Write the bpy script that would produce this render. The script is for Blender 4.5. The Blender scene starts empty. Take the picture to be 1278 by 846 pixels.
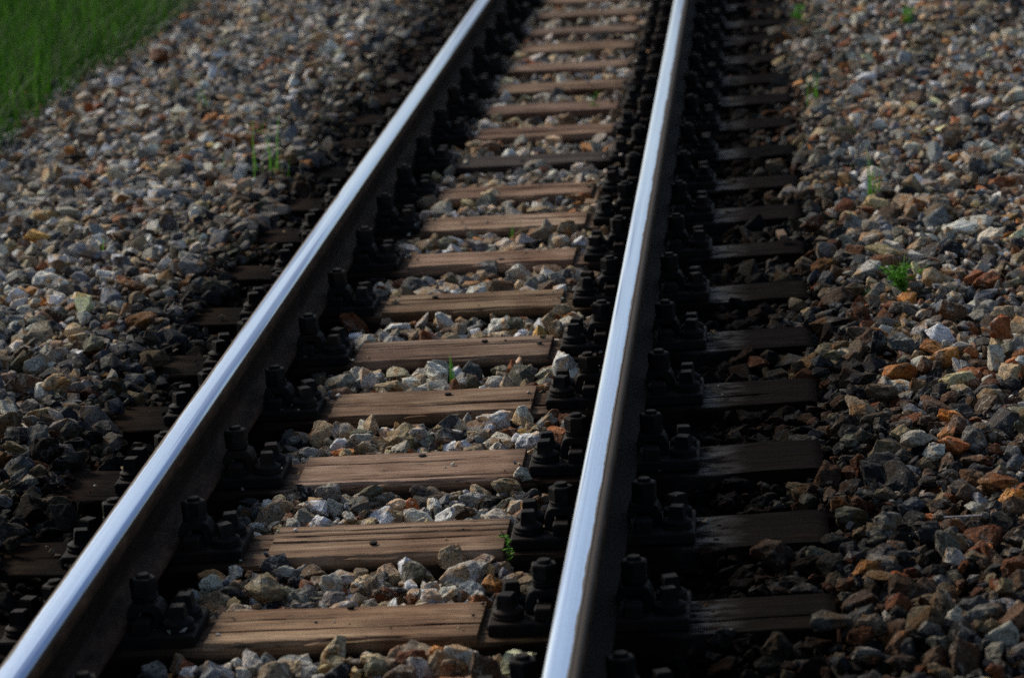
import bpy, bmesh, math, random
import numpy as np
from mathutils import Vector, Matrix, noise as mnoise

random.seed(7); rng = np.random.default_rng(7)
scene = bpy.context.scene
COL = scene.collection
R = math.radians

# ------------------------------------------------------------------ camera
W, H, F = 1278.0, 846.0, 4000.0
YAW, PITCH, ROLL = -0.08545675, 0.21566308, -0.06248038
CAM = np.array([0.74370424, 0.0, 1.58958321])
_f = np.array([math.sin(YAW)*math.cos(PITCH), math.cos(YAW)*math.cos(PITCH), -math.sin(PITCH)])
_r = np.cross(_f, [0, 0, 1]); _r /= np.linalg.norm(_r)
_u = np.cross(_r, _f)
RT = math.cos(ROLL)*_r + math.sin(ROLL)*_u
UP = -math.sin(ROLL)*_r + math.cos(ROLL)*_u
FW = _f

def at(px, py, z=0.0):
    """photo pixel -> world point on the level z"""
    d = FW + RT*(px-W/2)/F - UP*(py-H/2)/F
    t = (z-CAM[2])/d[2]
    return CAM + t*d

def project(P):
    d = np.atleast_2d(P) - CAM
    w = d @ FW
    return W/2 + F*(d @ RT)/w, H/2 - F*(d @ UP)/w, w

cd = bpy.data.cameras.new('camera'); cam = bpy.data.objects.new('camera', cd); COL.objects.link(cam)
cam.matrix_world = Matrix(((RT[0], UP[0], -FW[0], CAM[0]), (RT[1], UP[1], -FW[1], CAM[1]), (RT[2], UP[2], -FW[2], CAM[2]), (0, 0, 0, 1)))
cd.sensor_width = 36; cd.lens = 36*F/W
cd.clip_start = 0.1; cd.clip_end = 1000
cd.dof.use_dof = True
cd.dof.focus_distance = float((at(700, 565)-CAM) @ FW)
cd.dof.aperture_fstop = 5.6
cd.dof.aperture_blades = 7
scene.camera = cam

# ------------------------------------------------------------------ light
SUN_EL, SUN_AZ = 34, -46           # soft light from ahead, a little to the left
w = bpy.data.worlds.new('World'); scene.world = w; w.use_nodes = True
nt = w.node_tree; bg = nt.nodes['Background']
sky = nt.nodes.new('ShaderNodeTexSky'); sky.sky_type = 'NISHITA'; sky.sun_disc = False
sky.sun_elevation = R(SUN_EL); sky.sun_rotation = R(SUN_AZ)
sky.air_density = 1.0; sky.dust_density = 2.0
nt.links.new(sky.outputs[0], bg.inputs[0]); bg.inputs[1].default_value = 0.05
sd = bpy.data.lights.new('sun', 'SUN'); sun = bpy.data.objects.new('sun', sd); COL.objects.link(sun)
sd.energy = 1.5; sd.angle = R(13); sd.color = (1.0, 0.92, 0.79)
dirv = Vector((math.sin(R(SUN_AZ))*math.cos(R(SUN_EL)), math.cos(R(SUN_AZ))*math.cos(R(SUN_EL)), math.sin(R(SUN_EL))))
sun.rotation_euler = dirv.to_track_quat('Z', 'Y').to_euler()
sun.location = dirv*20
vs = scene.view_settings
vs.view_transform = 'Standard'; vs.look = 'None'; vs.gamma = 1.0; vs.use_curve_mapping = False
vs.exposure = 1.22

# ------------------------------------------------------------------ helpers
def link(name, mesh, mat=None, parent=None):
    o = bpy.data.objects.new(name, mesh); COL.objects.link(o)
    if mat is not None and not mesh.materials: mesh.materials.append(mat)
    if parent is not None: o.parent = parent
    return o
def empty(name, loc):
    o = bpy.data.objects.new(name, None); COL.objects.link(o); o.location = loc; o.empty_display_size = .1
    return o
def tag(o, label=None, cat=None, group=None, kind=None):
    if label: o['label'] = label
    if cat: o['category'] = cat
    if group: o['group'] = group
    if kind: o['kind'] = kind
    return o
def bm_mesh(bm, name, smooth=False, angle=None):
    me = bpy.data.meshes.new(name); bm.normal_update(); bm.to_mesh(me); bm.free()
    if smooth:
        me.polygons.foreach_set('use_smooth', [True]*len(me.polygons))
        if angle is not None: me.set_sharp_from_angle(angle=R(angle))
    return me
def np_mesh(name, V, FL, counts, smooth=False):
    me = bpy.data.meshes.new(name)
    me.vertices.add(len(V)); me.vertices.foreach_set('co', np.ascontiguousarray(V, dtype=np.float32).ravel())
    me.loops.add(len(FL)); me.loops.foreach_set('vertex_index', np.ascontiguousarray(FL, dtype=np.int32))
    me.polygons.add(len(counts))
    st = np.concatenate([[0], np.cumsum(counts)[:-1]]).astype(np.int32)
    me.polygons.foreach_set('loop_start', st)
    me.polygons.foreach_set('use_smooth', np.full(len(counts), smooth))
    me.update(calc_edges=True)
    return me
ORD = ['first','second','third','fourth','fifth','sixth','seventh','eighth','ninth','tenth','eleventh','twelfth','thirteenth','fourteenth','fifteenth','sixteenth','seventeenth','eighteenth','nineteenth','twentieth']
def ordn(i):
    if i < 20: return ORD[i]
    return ('twenty-' if i < 29 else 'thirty-' ) + ORD[(i-20) % 10 if i < 29 else (i-30) % 10] if i != 29 else 'thirtieth'

# ------------------------------------------------------------------ materials
class Mat:
    def __init__(s, name):
        s.m = bpy.data.materials.new(name); s.m.use_nodes = True
        s.nt = s.m.node_tree; s.b = s.nt.nodes['Principled BSDF']
    def n(s, t, **kw):
        nd = s.nt.nodes.new(t)
        for k, v in kw.items():
            if k.startswith('i_'): nd.inputs[k[2:].replace('_', ' ')].default_value = v
            else: setattr(nd, k, v)
        return nd
    def l(s, a, b): s.nt.links.new(a, b)
    def noise(s, vec, scale, detail=4, rough=.6):
        nd = s.n('ShaderNodeTexNoise'); nd.inputs['Scale'].default_value = scale; nd.inputs['Detail'].default_value = detail
        nd.inputs['Roughness'].default_value = rough
        if vec is not None: s.l(vec, nd.inputs['Vector'])
        return nd.outputs['Fac']
    def ramp(s, fac, pts):
        nd = s.n('ShaderNodeValToRGB'); e = nd.color_ramp.elements
        while len(e) < len(pts): e.new(.5)
        for el, (p, c) in zip(e, pts):
            el.position = p; el.color = (*c, 1) if len(c) == 3 else c
        s.l(fac, nd.inputs[0]); return nd.outputs[0]
    def mix(s, fac, a, b, mode='MIX'):
        nd = s.n('ShaderNodeMix', data_type='RGBA', blend_type=mode)
        for sock, v in ((nd.inputs[0], fac), (nd.inputs[6], a), (nd.inputs[7], b)):
            if hasattr(v, 'is_output'): s.l(v, sock)
            else: sock.default_value = v if isinstance(v, (int, float)) else (*v, 1)
        return nd.outputs[2]
    def math(s, op, a, b=0.0, c=None, clamp=False):
        nd = s.n('ShaderNodeMath', operation=op, use_clamp=clamp)
        for i, v in enumerate((a, b) if c is None else (a, b, c)):
            if hasattr(v, 'is_output'): s.l(v, nd.inputs[i])
            else: nd.inputs[i].default_value = v
        return nd.outputs[0]
    def mapr(s, v, a, b, c, d):
        nd = s.n('ShaderNodeMapRange'); s.l(v, nd.inputs[0])
        for i, x in enumerate((a, b, c, d)): nd.inputs[1+i].default_value = x
        nd.clamp = True; return nd.outputs[0]
    def bump(s, h, strength, dist):
        nd = s.n('ShaderNodeBump'); nd.inputs['Strength'].default_value = strength; nd.inputs['Distance'].default_value = dist
        s.l(h, nd.inputs['Height']); s.l(nd.outputs[0], s.b.inputs['Normal'])
        return nd
    def set(s, **kw):
        for k, v in kw.items():
            k = {'Base': 'Base Color', 'Spec': 'Specular IOR Level'}.get(k, k)
            if hasattr(v, 'is_output'): s.l(v, s.b.inputs[k])
            else: s.b.inputs[k].default_value = v
    def obj(s):
        return s.n('ShaderNodeTexCoord').outputs['Object']
    def scaled(s, vec, sc, off=None):
        nd = s.n('ShaderNodeMapping'); s.l(vec, nd.inputs[0]); nd.inputs['Scale'].default_value = sc
        if off is not None: s.l(off, nd.inputs['Location'])
        return nd.outputs[0]

def mat_stone():
    M = Mat('crushed_stone')
    a = M.n('ShaderNodeAttribute', attribute_name='stone_colour')
    pos = M.n('ShaderNodeNewGeometry').outputs['Position']
    sh = M.n('ShaderNodeVectorMath', operation='SCALE'); M.l(a.outputs['Color'], sh.inputs[0]); sh.inputs['Scale'].default_value = 37.0
    ad = M.n('ShaderNodeVectorMath', operation='ADD'); M.l(pos, ad.inputs[0]); M.l(sh.outputs[0], ad.inputs[1])
    v = ad.outputs[0]
    n1 = M.noise(v, 44, 6, .72); n2 = M.noise(v, 210, 4, .7); n3 = M.noise(v, 75, 5, .75); n4 = M.noise(v, 22, 2, .5)
    c = a.outputs['Color']
    lum = M.n('ShaderNodeRGBToBW'); M.l(c, lum.inputs[0])
    pale = M.mix(.66, c, (.76, .70, .585)); stain = M.mix(1.0, c, (.92, .56, .27), 'MULTIPLY')
    dk = M.mix(1.0, c, (.26, .23, .21), 'MULTIPLY')
    # blotches keep to stones that carry little grease (alpha)
    k1 = M.math('MULTIPLY', M.mapr(n1, .53, .585, 0, .62), a.outputs['Alpha'])
    x = M.mix(k1, c, pale)
    x = M.mix(M.mapr(n4, .54, .62, 0, .8), x, stain)
    x = M.mix(M.mapr(n3, .39, .46, .85, 0), x, dk)
    sp = M.mapr(n2, .32, .70, .5, 1.6)
    hs = M.n('ShaderNodeVectorMath', operation='SCALE'); M.l(x, hs.inputs[0]); M.l(sp, hs.inputs['Scale'])
    M.set(Base=hs.outputs[0], Roughness=M.mapr(n3, .3, .7, .6, .9), Spec=M.math('ADD', .01, M.math('MULTIPLY', a.outputs['Alpha'], .16)))
    hgt = M.math('ADD', M.math('MULTIPLY', n3, 1.0), M.math('MULTIPLY', n2, .35))
    M.bump(hgt, 1.0, .012)
    return M.m

def mat_wood():
    M = Mat('weathered_timber')
    o = M.obj(); oi = M.n('ShaderNodeObjectInfo')
    rnd = M.n('ShaderNodeVectorMath', operation='SCALE'); M.l(oi.outputs['Location'], rnd.inputs[0]); rnd.inputs['Scale'].default_value = 7.31
    ad = M.n('ShaderNodeVectorMath', operation='ADD'); M.l(o, ad.inputs[0]); M.l(rnd.outputs[0], ad.inputs[1])
    warp = M.noise(M.scaled(ad.outputs[0], (2.2, 9, 9)), 1, 3)
    wv = M.n('ShaderNodeCombineXYZ'); M.l(M.math('MULTIPLY', warp, .25), wv.inputs[1]); 
    ad2 = M.n('ShaderNodeVectorMath', operation='ADD'); M.l(ad.outputs[0], ad2.inputs[0])
    sc = M.n('ShaderNodeVectorMath', operation='SCALE'); M.l(wv.outputs[0], sc.inputs[0]); sc.inputs['Scale'].default_value = .05
    M.l(sc.outputs[0], ad2.inputs[1]); v = ad2.outputs[0]
    g1 = M.noise(M.scaled(v, (8.0, 210, 210)), 1, 7, .8)      # fine grain along the timber
    g2 = M.noise(M.scaled(v, (1.6, 30, 30)), 1, 4, .6)         # broad streaks
    g3 = M.noise(M.scaled(v, (5, 5, 5)), 1, 3, .5)             # patches
    g4 = M.noise(M.scaled(v, (9, 320, 320)), 1, 3, .6)
    crack = M.mapr(M.noise(M.scaled(v, (1.5, 48, 48)), 1, 2, .5), .27, .305, 1, 0)
    base = M.ramp(g1, [(.28, (.050, .024, .014)), (.42, (.165, .096, .054)), (.55, (.35, .245, .155)), (.72, (.58, .475, .36))])
    grey = M.ramp(g2, [(.36, (.075, .042, .027)), (.52, (.31, .230, .155)), (.7, (.62, .53, .42))])
    c = M.mix(.45, base, grey)
    c = M.mix(M.mapr(g3, .45, .60, 0, .75), c, M.mix(1.0, c, (.44, .315, .22), 'MULTIPLY'))
    c = M.mix(M.math('MULTIPLY', M.mapr(g4, .36, .5, 1, 0), .35), c, (.03, .018, .012))
    c = M.mix(M.math('MULTIPLY', crack, .9), c, (.010, .007, .006))
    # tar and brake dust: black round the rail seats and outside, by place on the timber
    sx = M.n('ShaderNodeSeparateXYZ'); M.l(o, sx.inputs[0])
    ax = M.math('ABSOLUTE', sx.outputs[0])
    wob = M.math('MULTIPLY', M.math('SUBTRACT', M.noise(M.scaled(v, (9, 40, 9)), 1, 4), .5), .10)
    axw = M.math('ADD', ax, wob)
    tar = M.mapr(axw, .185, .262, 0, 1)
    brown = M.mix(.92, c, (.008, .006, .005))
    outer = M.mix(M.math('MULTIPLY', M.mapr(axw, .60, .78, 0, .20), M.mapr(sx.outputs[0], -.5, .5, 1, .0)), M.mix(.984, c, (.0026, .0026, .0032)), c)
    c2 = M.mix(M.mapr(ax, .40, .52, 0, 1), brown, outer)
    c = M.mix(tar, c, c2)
    oily = M.math('MULTIPLY', M.math('MULTIPLY', M.mapr(sx.outputs[0], .50, .55, 0, 1), M.mapr(axw, .60, .67, 1, 0)), M.mapr(M.noise(M.scaled(v, (14, 26, 14)), 1, 4, .6), .40, .56, 0, 1))
    # flanks: creosote, plus the shade of the backlit faces painted into the colour
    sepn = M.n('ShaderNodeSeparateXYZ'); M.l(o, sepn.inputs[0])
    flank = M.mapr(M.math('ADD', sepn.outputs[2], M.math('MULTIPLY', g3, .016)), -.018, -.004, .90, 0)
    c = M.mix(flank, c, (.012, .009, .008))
    fine = M.math('ABSOLUTE', M.math('SUBTRACT', M.noise(M.scaled(v, (2.6, 34, 34)), 1, 3, .55), .5))
    fine = M.math('MULTIPLY', M.mapr(fine, .003, .011, 1, 0), M.mapr(M.noise(M.scaled(v, (7, 22, 22)), 1, 2), .46, .56, 0, .85))
    c = M.mix(fine, c, (.012, .008, .006))
    c = M.mix(1.0, c, (.88, .795, .725), 'MULTIPLY')
    # per sleeper tint
    c = M.mix(1.0, c, oi.outputs['Color'], 'MULTIPLY')
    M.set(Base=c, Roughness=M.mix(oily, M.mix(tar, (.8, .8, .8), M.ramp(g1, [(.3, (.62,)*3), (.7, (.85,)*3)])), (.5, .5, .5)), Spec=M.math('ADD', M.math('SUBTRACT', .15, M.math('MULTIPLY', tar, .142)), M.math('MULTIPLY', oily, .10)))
    hgt = M.math('SUBTRACT', M.math('ADD', g1, M.math('MULTIPLY', g4, .4)), M.math('MULTIPLY', crack, .9))
    M.bump(hgt, .6, .004)
    return M.m

def mat_iron(name, c0, c1, rust, metallic=.06, rough=(.55, .85)):
    M = Mat(name); pos = M.n('ShaderNodeNewGeometry').outputs['Position']
    n1 = M.noise(pos, 60, 5, .7); n2 = M.noise(pos, 320, 3, .7); n3 = M.noise(pos, 14, 3, .5)
    c = M.ramp(n1, [(.3, c0), (.7, c1)])
    c = M.mix(M.mapr(n3, .48, .62, 0, .6), c, rust)
    M.set(Base=c, Metallic=metallic, Roughness=M.mapr(n2, .3, .7, *rough), Spec=.06)
    M.bump(M.math('ADD', n1, M.math('MULTIPLY', n2, .5)), .4, .002)
    return M.m

def mat_polish(edge, sgn, lo_):
    M = Mat('polished_running_steel')
    o = M.obj()
    st = M.noise(M.scaled(o, (62, .42, 9)), 1, 2, .5)
    st2 = M.noise(M.scaled(o, (520, 1.6, 40)), 1, 3, .6)
    spk = M.noise(M.scaled(o, (330, 160, 300)), 1, 2, .5)
    pit = M.mapr(spk, .70, .76, 0, 1)
    c = M.ramp(st, [(lo_, (.13, .22, .42)), (lo_+.05, (.50, .63, .80)), (.7, (.64, .77, .92))])  # pale blue and dark-blue bands: sky reflection painted into the steel colour
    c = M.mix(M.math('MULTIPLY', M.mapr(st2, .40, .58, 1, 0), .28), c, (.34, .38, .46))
    sx = M.n('ShaderNodeSeparateXYZ'); M.l(o, sx.inputs[0])
    c = M.mix(M.math('MULTIPLY', pit, .75), c, (.13, .12, .12))
    c = M.mix(M.mapr(M.noise(M.scaled(o, (90, 45, 90)), 1, 5, .7), .45, .75, 0, .22), c, (.36, .36, .38))
    # ragged dull margin on the field side
    dist = M.math('MULTIPLY', M.math('SUBTRACT', edge, sx.outputs[0]), sgn)
    dist = M.math('SUBTRACT', dist, M.math('MULTIPLY', M.mapr(M.noise(M.scaled(o, (30, 5, 1)), 1, 5, .65), .3, .7, 0, 1), .0052))
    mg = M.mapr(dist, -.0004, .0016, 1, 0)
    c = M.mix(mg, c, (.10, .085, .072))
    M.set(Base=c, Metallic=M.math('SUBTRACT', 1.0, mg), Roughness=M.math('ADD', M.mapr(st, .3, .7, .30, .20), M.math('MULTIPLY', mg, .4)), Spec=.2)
    M.bump(M.math('ADD', st, M.math('MULTIPLY', spk, .25)), .22, .0016)
    return M.m

def mat_rail(name, foot, dark):
    M = Mat(name)
    o = M.obj(); n1 = M.noise(M.scaled(o, (40, 9, 40)), 1, 5, .7); n2 = M.noise(o, 160, 4, .7)
    c = M.ramp(n1, [(.3, (.016, .009, .006)), (.5, (.056, .031, .019)), (.75, (.140, .078, .045))])
    sx = M.n('ShaderNodeSeparateXYZ'); M.l(o, sx.inputs[0])
    # greasy web and foot
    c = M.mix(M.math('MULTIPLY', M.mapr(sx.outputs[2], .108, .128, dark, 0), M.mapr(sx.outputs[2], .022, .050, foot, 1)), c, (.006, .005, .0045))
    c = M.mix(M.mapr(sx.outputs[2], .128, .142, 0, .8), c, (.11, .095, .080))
    c = M.mix(M.mapr(n2, .5, .65, 0, .16), c, (.12, .085, .065))
    M.set(Base=c, Metallic=.05, Roughness=M.mapr(n2, .3, .7, .65, .9), Spec=.04)
    M.bump(M.math('ADD', n1, n2), .4, .0015)
    return M.m

def mat_leaf(name, lo, hi):
    M = Mat(name); a = M.n('ShaderNodeAttribute', attribute_name='blade_tone')
    c = M.mix(a.outputs['Fac'], lo, hi)
    M.set(Base=c, Roughness=.6, Spec=.12)
    tr = M.n('ShaderNodeBsdfTranslucent'); M.l(c, tr.inputs[0])
    mx = M.n('ShaderNodeMixShader'); mx.inputs[0].default_value = .45
    out = M.nt.nodes['Material Output']; M.l(M.b.outputs[0], mx.inputs[1]); M.l(tr.outputs[0], mx.inputs[2]); M.l(mx.outputs[0], out.inputs[0])
    return M.m

def mat_soil():
    M = Mat('dark_soil'); pos = M.n('ShaderNodeNewGeometry').outputs['Position']
    n1 = M.noise(pos, 9, 6, .7); n2 = M.noise(pos, 90, 4, .7)
    c = M.ramp(n1, [(.3, (.012, .010, .008)), (.7, (.050, .040, .030))])
    M.set(Base=c, Roughness=.95); M.bump(n2, .8, .02)
    return M.m

STONE = mat_stone(); WOOD = mat_wood();  POLISH = (mat_polish(-.0195, -1, .42), mat_polish(.0145, 1, .36)); RAIL = (mat_rail('rusty_rail_flank', .15, .80), mat_rail('greasy_rail_flank', 1, .93)); SOIL = mat_soil()
IRON = mat_iron('greasy_black_iron', (.004, .004, .0045), (.022, .0205, .019), (.030, .019, .012))
PLATE = mat_iron('greasy_plate_iron', (.005, .0045, .0045), (.016, .014, .013), (.020, .013, .010))
GRIME = mat_iron('grime_covered_iron', (.003, .003, .0035), (.010, .0095, .0095), (.014, .009, .007))
BRIGHT = mat_iron('bare_steel', (.28, .28, .30), (.5, .5, .52), (.25, .18, .13), .9, (.3, .45))
GRASS = mat_leaf('lawn_blades', (.004, .030, .002), (.085, .240, .014))
WEED = mat_leaf('weed_leaves', (.05, .18, .015), (.16, .40, .05))

# ------------------------------------------------------------------ the ground
def smooth(a, b, x):
    t = np.clip((np.asarray(x, float)-a)/(b-a), 0, 1); return t*t*(3-2*t)
def ground_z(x):
    """level of the ballast bed / soil across the track"""
    x = np.asarray(x, float)
    z = np.full_like(x, -.030)
    ax = np.abs(x)
    z = z - .020*smooth(.25, .36, ax)
    z = np.where(x > 0, z + .016*smooth(.52, .64, x) + .040*smooth(.74, .92, x), z + .068*smooth(.55, .78, -x))
    z = z - .30*np.clip(x-1.75, 0, 3) - .12*np.clip(-x-1.35, 0, 1.6)
    return z
xs = np.concatenate([[-250, -60, -12, -5], np.linspace(-3.4, 3.4, 138), [5, 12, 60, 250]])
ysg = np.concatenate([[-60, -10, 0], np.linspace(2, 18, 65), [24, 40, 120, 400]])
V = np.array([[x, y, float(ground_z(x))-.075 + (0.012*mnoise.noise((x*6, y*6, 0)) if abs(x) < 4 else 0)] for y in ysg for x in xs])
nx, ny = len(xs), len(ysg)
q = np.array([[j*nx+i, j*nx+i+1, (j+1)*nx+i+1, (j+1)*nx+i] for j in range(ny-1) for i in range(nx-1)])
tag(link('ground', np_mesh('ground', V, q.ravel(), np.full(len(q), 4), True), SOIL), kind='structure')

# ------------------------------------------------------------------ rails
ZT = .145; ZB = .012
RX = (-.410, .410)
Y0, Y1 = 2.6, 19.0
def extrude(prof, name, closed=True, ny=2, smooth_=True, ang=30, y0=Y0, y1=Y1):
    bm = bmesh.new(); rings = []
    for k in range(ny):
        y = y0+(y1-y0)*k/(ny-1)
        rings.append([bm.verts.new((x, y, z)) for x, z in prof])
    n = len(prof)
    for a, b in zip(rings, rings[1:]):
        for i in range(n if closed else n-1):
            bm.faces.new((a[i], a[(i+1) % n], b[(i+1) % n], b[i]))
    bm.faces.new(rings[0][::-1]); bm.faces.new(rings[-1])
    bmesh.ops.recalc_face_normals(bm, faces=bm.faces)
    return bm_mesh(bm, name, smooth_, ang)
HW = .0275
def head_top(x):                      # height of the crown at x from the rail axis
    x = abs(x)
    if x < .016: return ZT - x*x/(2*.20)
    d = x-.016; r = .0120
    zz = ZT-.016**2/.4
    return zz - .00135*(d/.004) if d < .002 else zz-.0007 - (r-math.sqrt(max(r*r-min(d-.0005, r)**2, 0)))
def right_half():
    P = [(.0, head_top(0))]
    for x in (.006, .011, .0145, .0175, .0195, .0215, .0235, .0252, .0268): P.append((x, head_top(x)-.0007))
    P += [(HW, ZT-.016), (HW, ZT-.034), (.025, ZT-.0375), (.010, ZT-.047), (.0065, ZT-.056), (.006, ZB+.040), (.0085, ZB+.027), (.016, ZB+.0195), (.047, ZB+.011), (.048, ZB+.009), (.048, ZB)]
    return P
half = right_half()
prof = [(x, z) for x, z in half] + [(-x, z) for x, z in half[1:]][::-1]
for i, rx in enumerate(RX):
    e = empty('steel_rail', (rx, 0, 0))
    tag(e, ('steel rail shiny across its full width, brown web and foot facing the camera',
            'steel rail with a brown unworn edge, black tarred sleeper ends beyond it')[i], 'rail', 'the pair of rails of the track')
    link('rail_body', extrude(prof, 'rail_body', ny=24), RAIL[i], e)
    # worn shiny band: full width on one rail, shifted to the gauge side on the other
    a, b = ((-.0195, .0266), (-.0266, .0145))[i]
    xx = np.linspace(a, b, 15)
    top = [(x, head_top(x)+.0004) for x in xx]; bot = [(x, head_top(x)-.0012) for x in xx[::-1]]
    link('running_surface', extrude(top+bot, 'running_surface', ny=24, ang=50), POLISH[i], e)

# ------------------------------------------------------------------ sleepers
FRONT = [3.98, 4.48, 4.984, 5.485, 5.995, 6.540, 7.056, 7.588, 8.135, 8.655, 9.150, 9.706, 10.275, 10.804, 11.316, 11.86, 12.43, 12.95, 13.52, 14.07, 14.62, 15.17]
SL = [y+.102 for y in FRONT]
HWID = .102
TINT = {3: (1, .97, .95), 11: (.13, .13, .17), 14: (.75, .72, .7), 17: (.62, .6, .66), 18: (.6, .58, .6), 16: (.8, .76, .75)}
IN_L = {2: -.225, 3: -.198, 4: -.211, 5: -.218, 6: -.228, 7: -.222, 8: -.216, 9: -.234, 10: -.235, 11: -.25, 12: -.217}
IN_R = {2: .230, 3: .234, 4: .229, 5: .214, 6: .220, 7: .216, 8: .218, 9: .222, 10: .218, 11: .256, 12: .231}
def timber(k):
    r = random.Random(100+k)
    NX, NT, NS = 190, 56, 10
    L = .815
    hw = HWID + r.uniform(-.003, .005)
    il, ir = IN_L.get(k, -.225), IN_R.get(k, .225)
    cracks = [(r.uniform(-.075, .075), r.uniform(-.3, .3), r.uniform(.25, .6), r.uniform(.003, .008), r.uniform(0, 50)) for _ in range(r.choice((2, 3, 3)))]
    if k == 2: cracks = [(-.028, 0, 1.2, .008, 3.0), (.03, -.12, .12, .004, 8)]
    cracks.append((-hw*.93, r.uniform(-.1, .1), r.uniform(.2, .5), .009, 71.0))
    sk = r.uniform(-.006, .006)
    X = np.sort(np.concatenate([np.linspace(-L, L, NX-4), [il-.0012, il+.0012, ir-.0012, ir+.0012]]))
    ts = np.linspace(-1, 1, NT)
    ring = [('t', t) for t in ts] + [('b', t) for t in np.linspace(0, 1, NS)[1:]] + [('u', 0)] + [('f', t) for t in np.linspace(1, 0, NS)[:-1]]
    V = []
    for x in X:
        # notch profile of the adzed rail seat
        slope = .006
        n_in = max(0, min(1, (x-ir)/.0022+.5)) if x > 0 else max(0, min(1, (il-x)/.0022+.5))
        n_out = max(0, min(1, (abs(x)-.56)/.20))
        nt_ = n_in*(1-n_out)
        zoff = -.0125*nt_ - .007*n_out
        endr = max(0, 1-(L-abs(x))/.012)*.006
        for kind, t in ring:
            n1 = mnoise.noise((x*3.0, t*2, k*7.7)); n2 = mnoise.noise((x*9, t*14, k*3.3)); n3 = mnoise.noise((x*16, t*40, k*9.1))
            if kind == 't':
                y = t*hw + .0014*mnoise.noise((x*4, 5*np.sign(t), k*1.3))*abs(t)
                e = max(0, (abs(t)-.94)/.06)
                z = zoff + sk*t*.5 + .0012*n1 + .0014*n2 + .0008*n3 - endr - .006*e*e*(1+.9*mnoise.noise((x*7, np.sign(t)*3, k*2.9)))
                for cy, cx, cl, cd_, cs in cracks:
                    yy = cy + .007*mnoise.noise((x*2.3, cs, 0)) + .0022*mnoise.noise((x*15, cs, 4))
                    fall = max(0, 1-((x-cx)/cl)**2)
                    if fall > 0: z -= cd_*fall*math.exp(-((y-yy)/.0028)**2)*1.7
            elif kind == 'u': y, z = 0, -.125
            else:
                s = 1 if kind == 'b' else -1
                tt = t
                z = -.010+zoff*.8 - tt*.112
                y = s*(hw + .0035*mnoise.noise((x*3, tt*5, k*4.1+s)) + .0015*mnoise.noise((x*6, tt*28, k*4.1+s)))
                if kind == 'f':
                    g = mnoise.noise((x*1.5, k*5.5, 9.0))
                    z_c = -.038+.01*g
                    y -= s*.0045*math.exp(-((z-z_c)/.005)**2)*max(0, min(1, .7+1.5*mnoise.noise((x*2.5, k*8.8, 2))))
            V.append((x-endr*0, y, z))
    m = len(ring); q = []
    for i in range(NX-1):
        for j in range(m):
            q.append((i*m+j, i*m+(j+1) % m, (i+1)*m+(j+1) % m, (i+1)*m+j))
    bm = bmesh.new()
    vs_ = [bm.verts.new(v) for v in V]
    for f in q: bm.faces.new([vs_[i] for i in f])
    bm.faces.new(vs_[:m]); bm.faces.new(vs_[-m:][::-1])
    bmesh.ops.recalc_face_normals(bm, faces=bm.faces)
    return bm_mesh(bm, 'timber', True, 42)

def bm_box(bm, x0, x1, y0, y1, z0, z1, bev=.0015):
    vs_ = [bm.verts.new((x, y, z)) for z in (z0, z1) for y in (y0, y1) for x in (x0, x1)]
    fs = [bm.faces.new([vs_[i] for i in ix]) for ix in ((0, 2, 3, 1), (4, 5, 7, 6), (0, 1, 5, 4), (2, 6, 7, 3), (0, 4, 6, 2), (1, 3, 7, 5))]
    if bev:
        es = list({e for f in fs for e in f.edges})
        bmesh.ops.bevel(bm, geom=es, offset=bev, segments=1, affect='EDGES')
def bm_ring(bm, rings, n, ang0=0, cx=0, cy=0):
    """stack of (z, r) rings closed top and bottom; n sides"""
    prev = None; first = None
    for z, r_ in rings:
        cur = [bm.verts.new((cx+r_*math.cos(ang0+2*math.pi*i/n), cy+r_*math.sin(ang0+2*math.pi*i/n), z)) for i in range(n)]
        if prev:
            for i in range(n): bm.faces.new((prev[i], prev[(i+1) % n], cur[(i+1) % n], cur[i]))
        else: first = cur
        prev = cur
    bm.faces.new(prev); bm.faces.new(first[::-1])

ZP0, ZP1 = -.0125, .0085       # base plate under the rail foot
def base_plate_mesh():
    bm = bmesh.new()
    bm_box(bm, -.166, .166, -.080, .080, ZP0, ZP1, .003)
    for s in (-1, 1):           # the two ribs that hold the foot, each cut by the bolt slot
        for yy in (-1, 1):
            bm_box(bm, s*.0735-.0150, s*.0735+.0150, yy*.049-.021, yy*.049+.021, ZP1-.002, .030, .003)
    return bm_mesh(bm, 'base_plate')
def clip_mesh():                # bridge clip: outer foot on the plate, inner toe on the rail foot
    bm = bmesh.new()
    pr = [(.045, .0318), (.045, .043), (.049, .0615), (.054, .0665), (.092, .0665), (.099, .0615), (.106, .040), (.106, .0092), (.091, .0092), (.090, .038), (.084, .0475), (.064, .0475), (.059, .040), (.057, .033)]
    rings = []
    for y in (-.027, .027): rings.append([bm.verts.new((x, y, z)) for x, z in pr])
    n = len(pr)
    for i in range(n): bm.faces.new((rings[0][i], rings[0][(i+1) % n], rings[1][(i+1) % n], rings[1][i]))
    bm.faces.new(rings[0][::-1]); bm.faces.new(rings[1])
    bmesh.ops.recalc_face_normals(bm, faces=bm.faces)
    bmesh.ops.bevel(bm, geom=list(bm.edges), offset=.0018, segments=1, affect='EDGES')
    return bm_mesh(bm, 'rail_clip')
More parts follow.
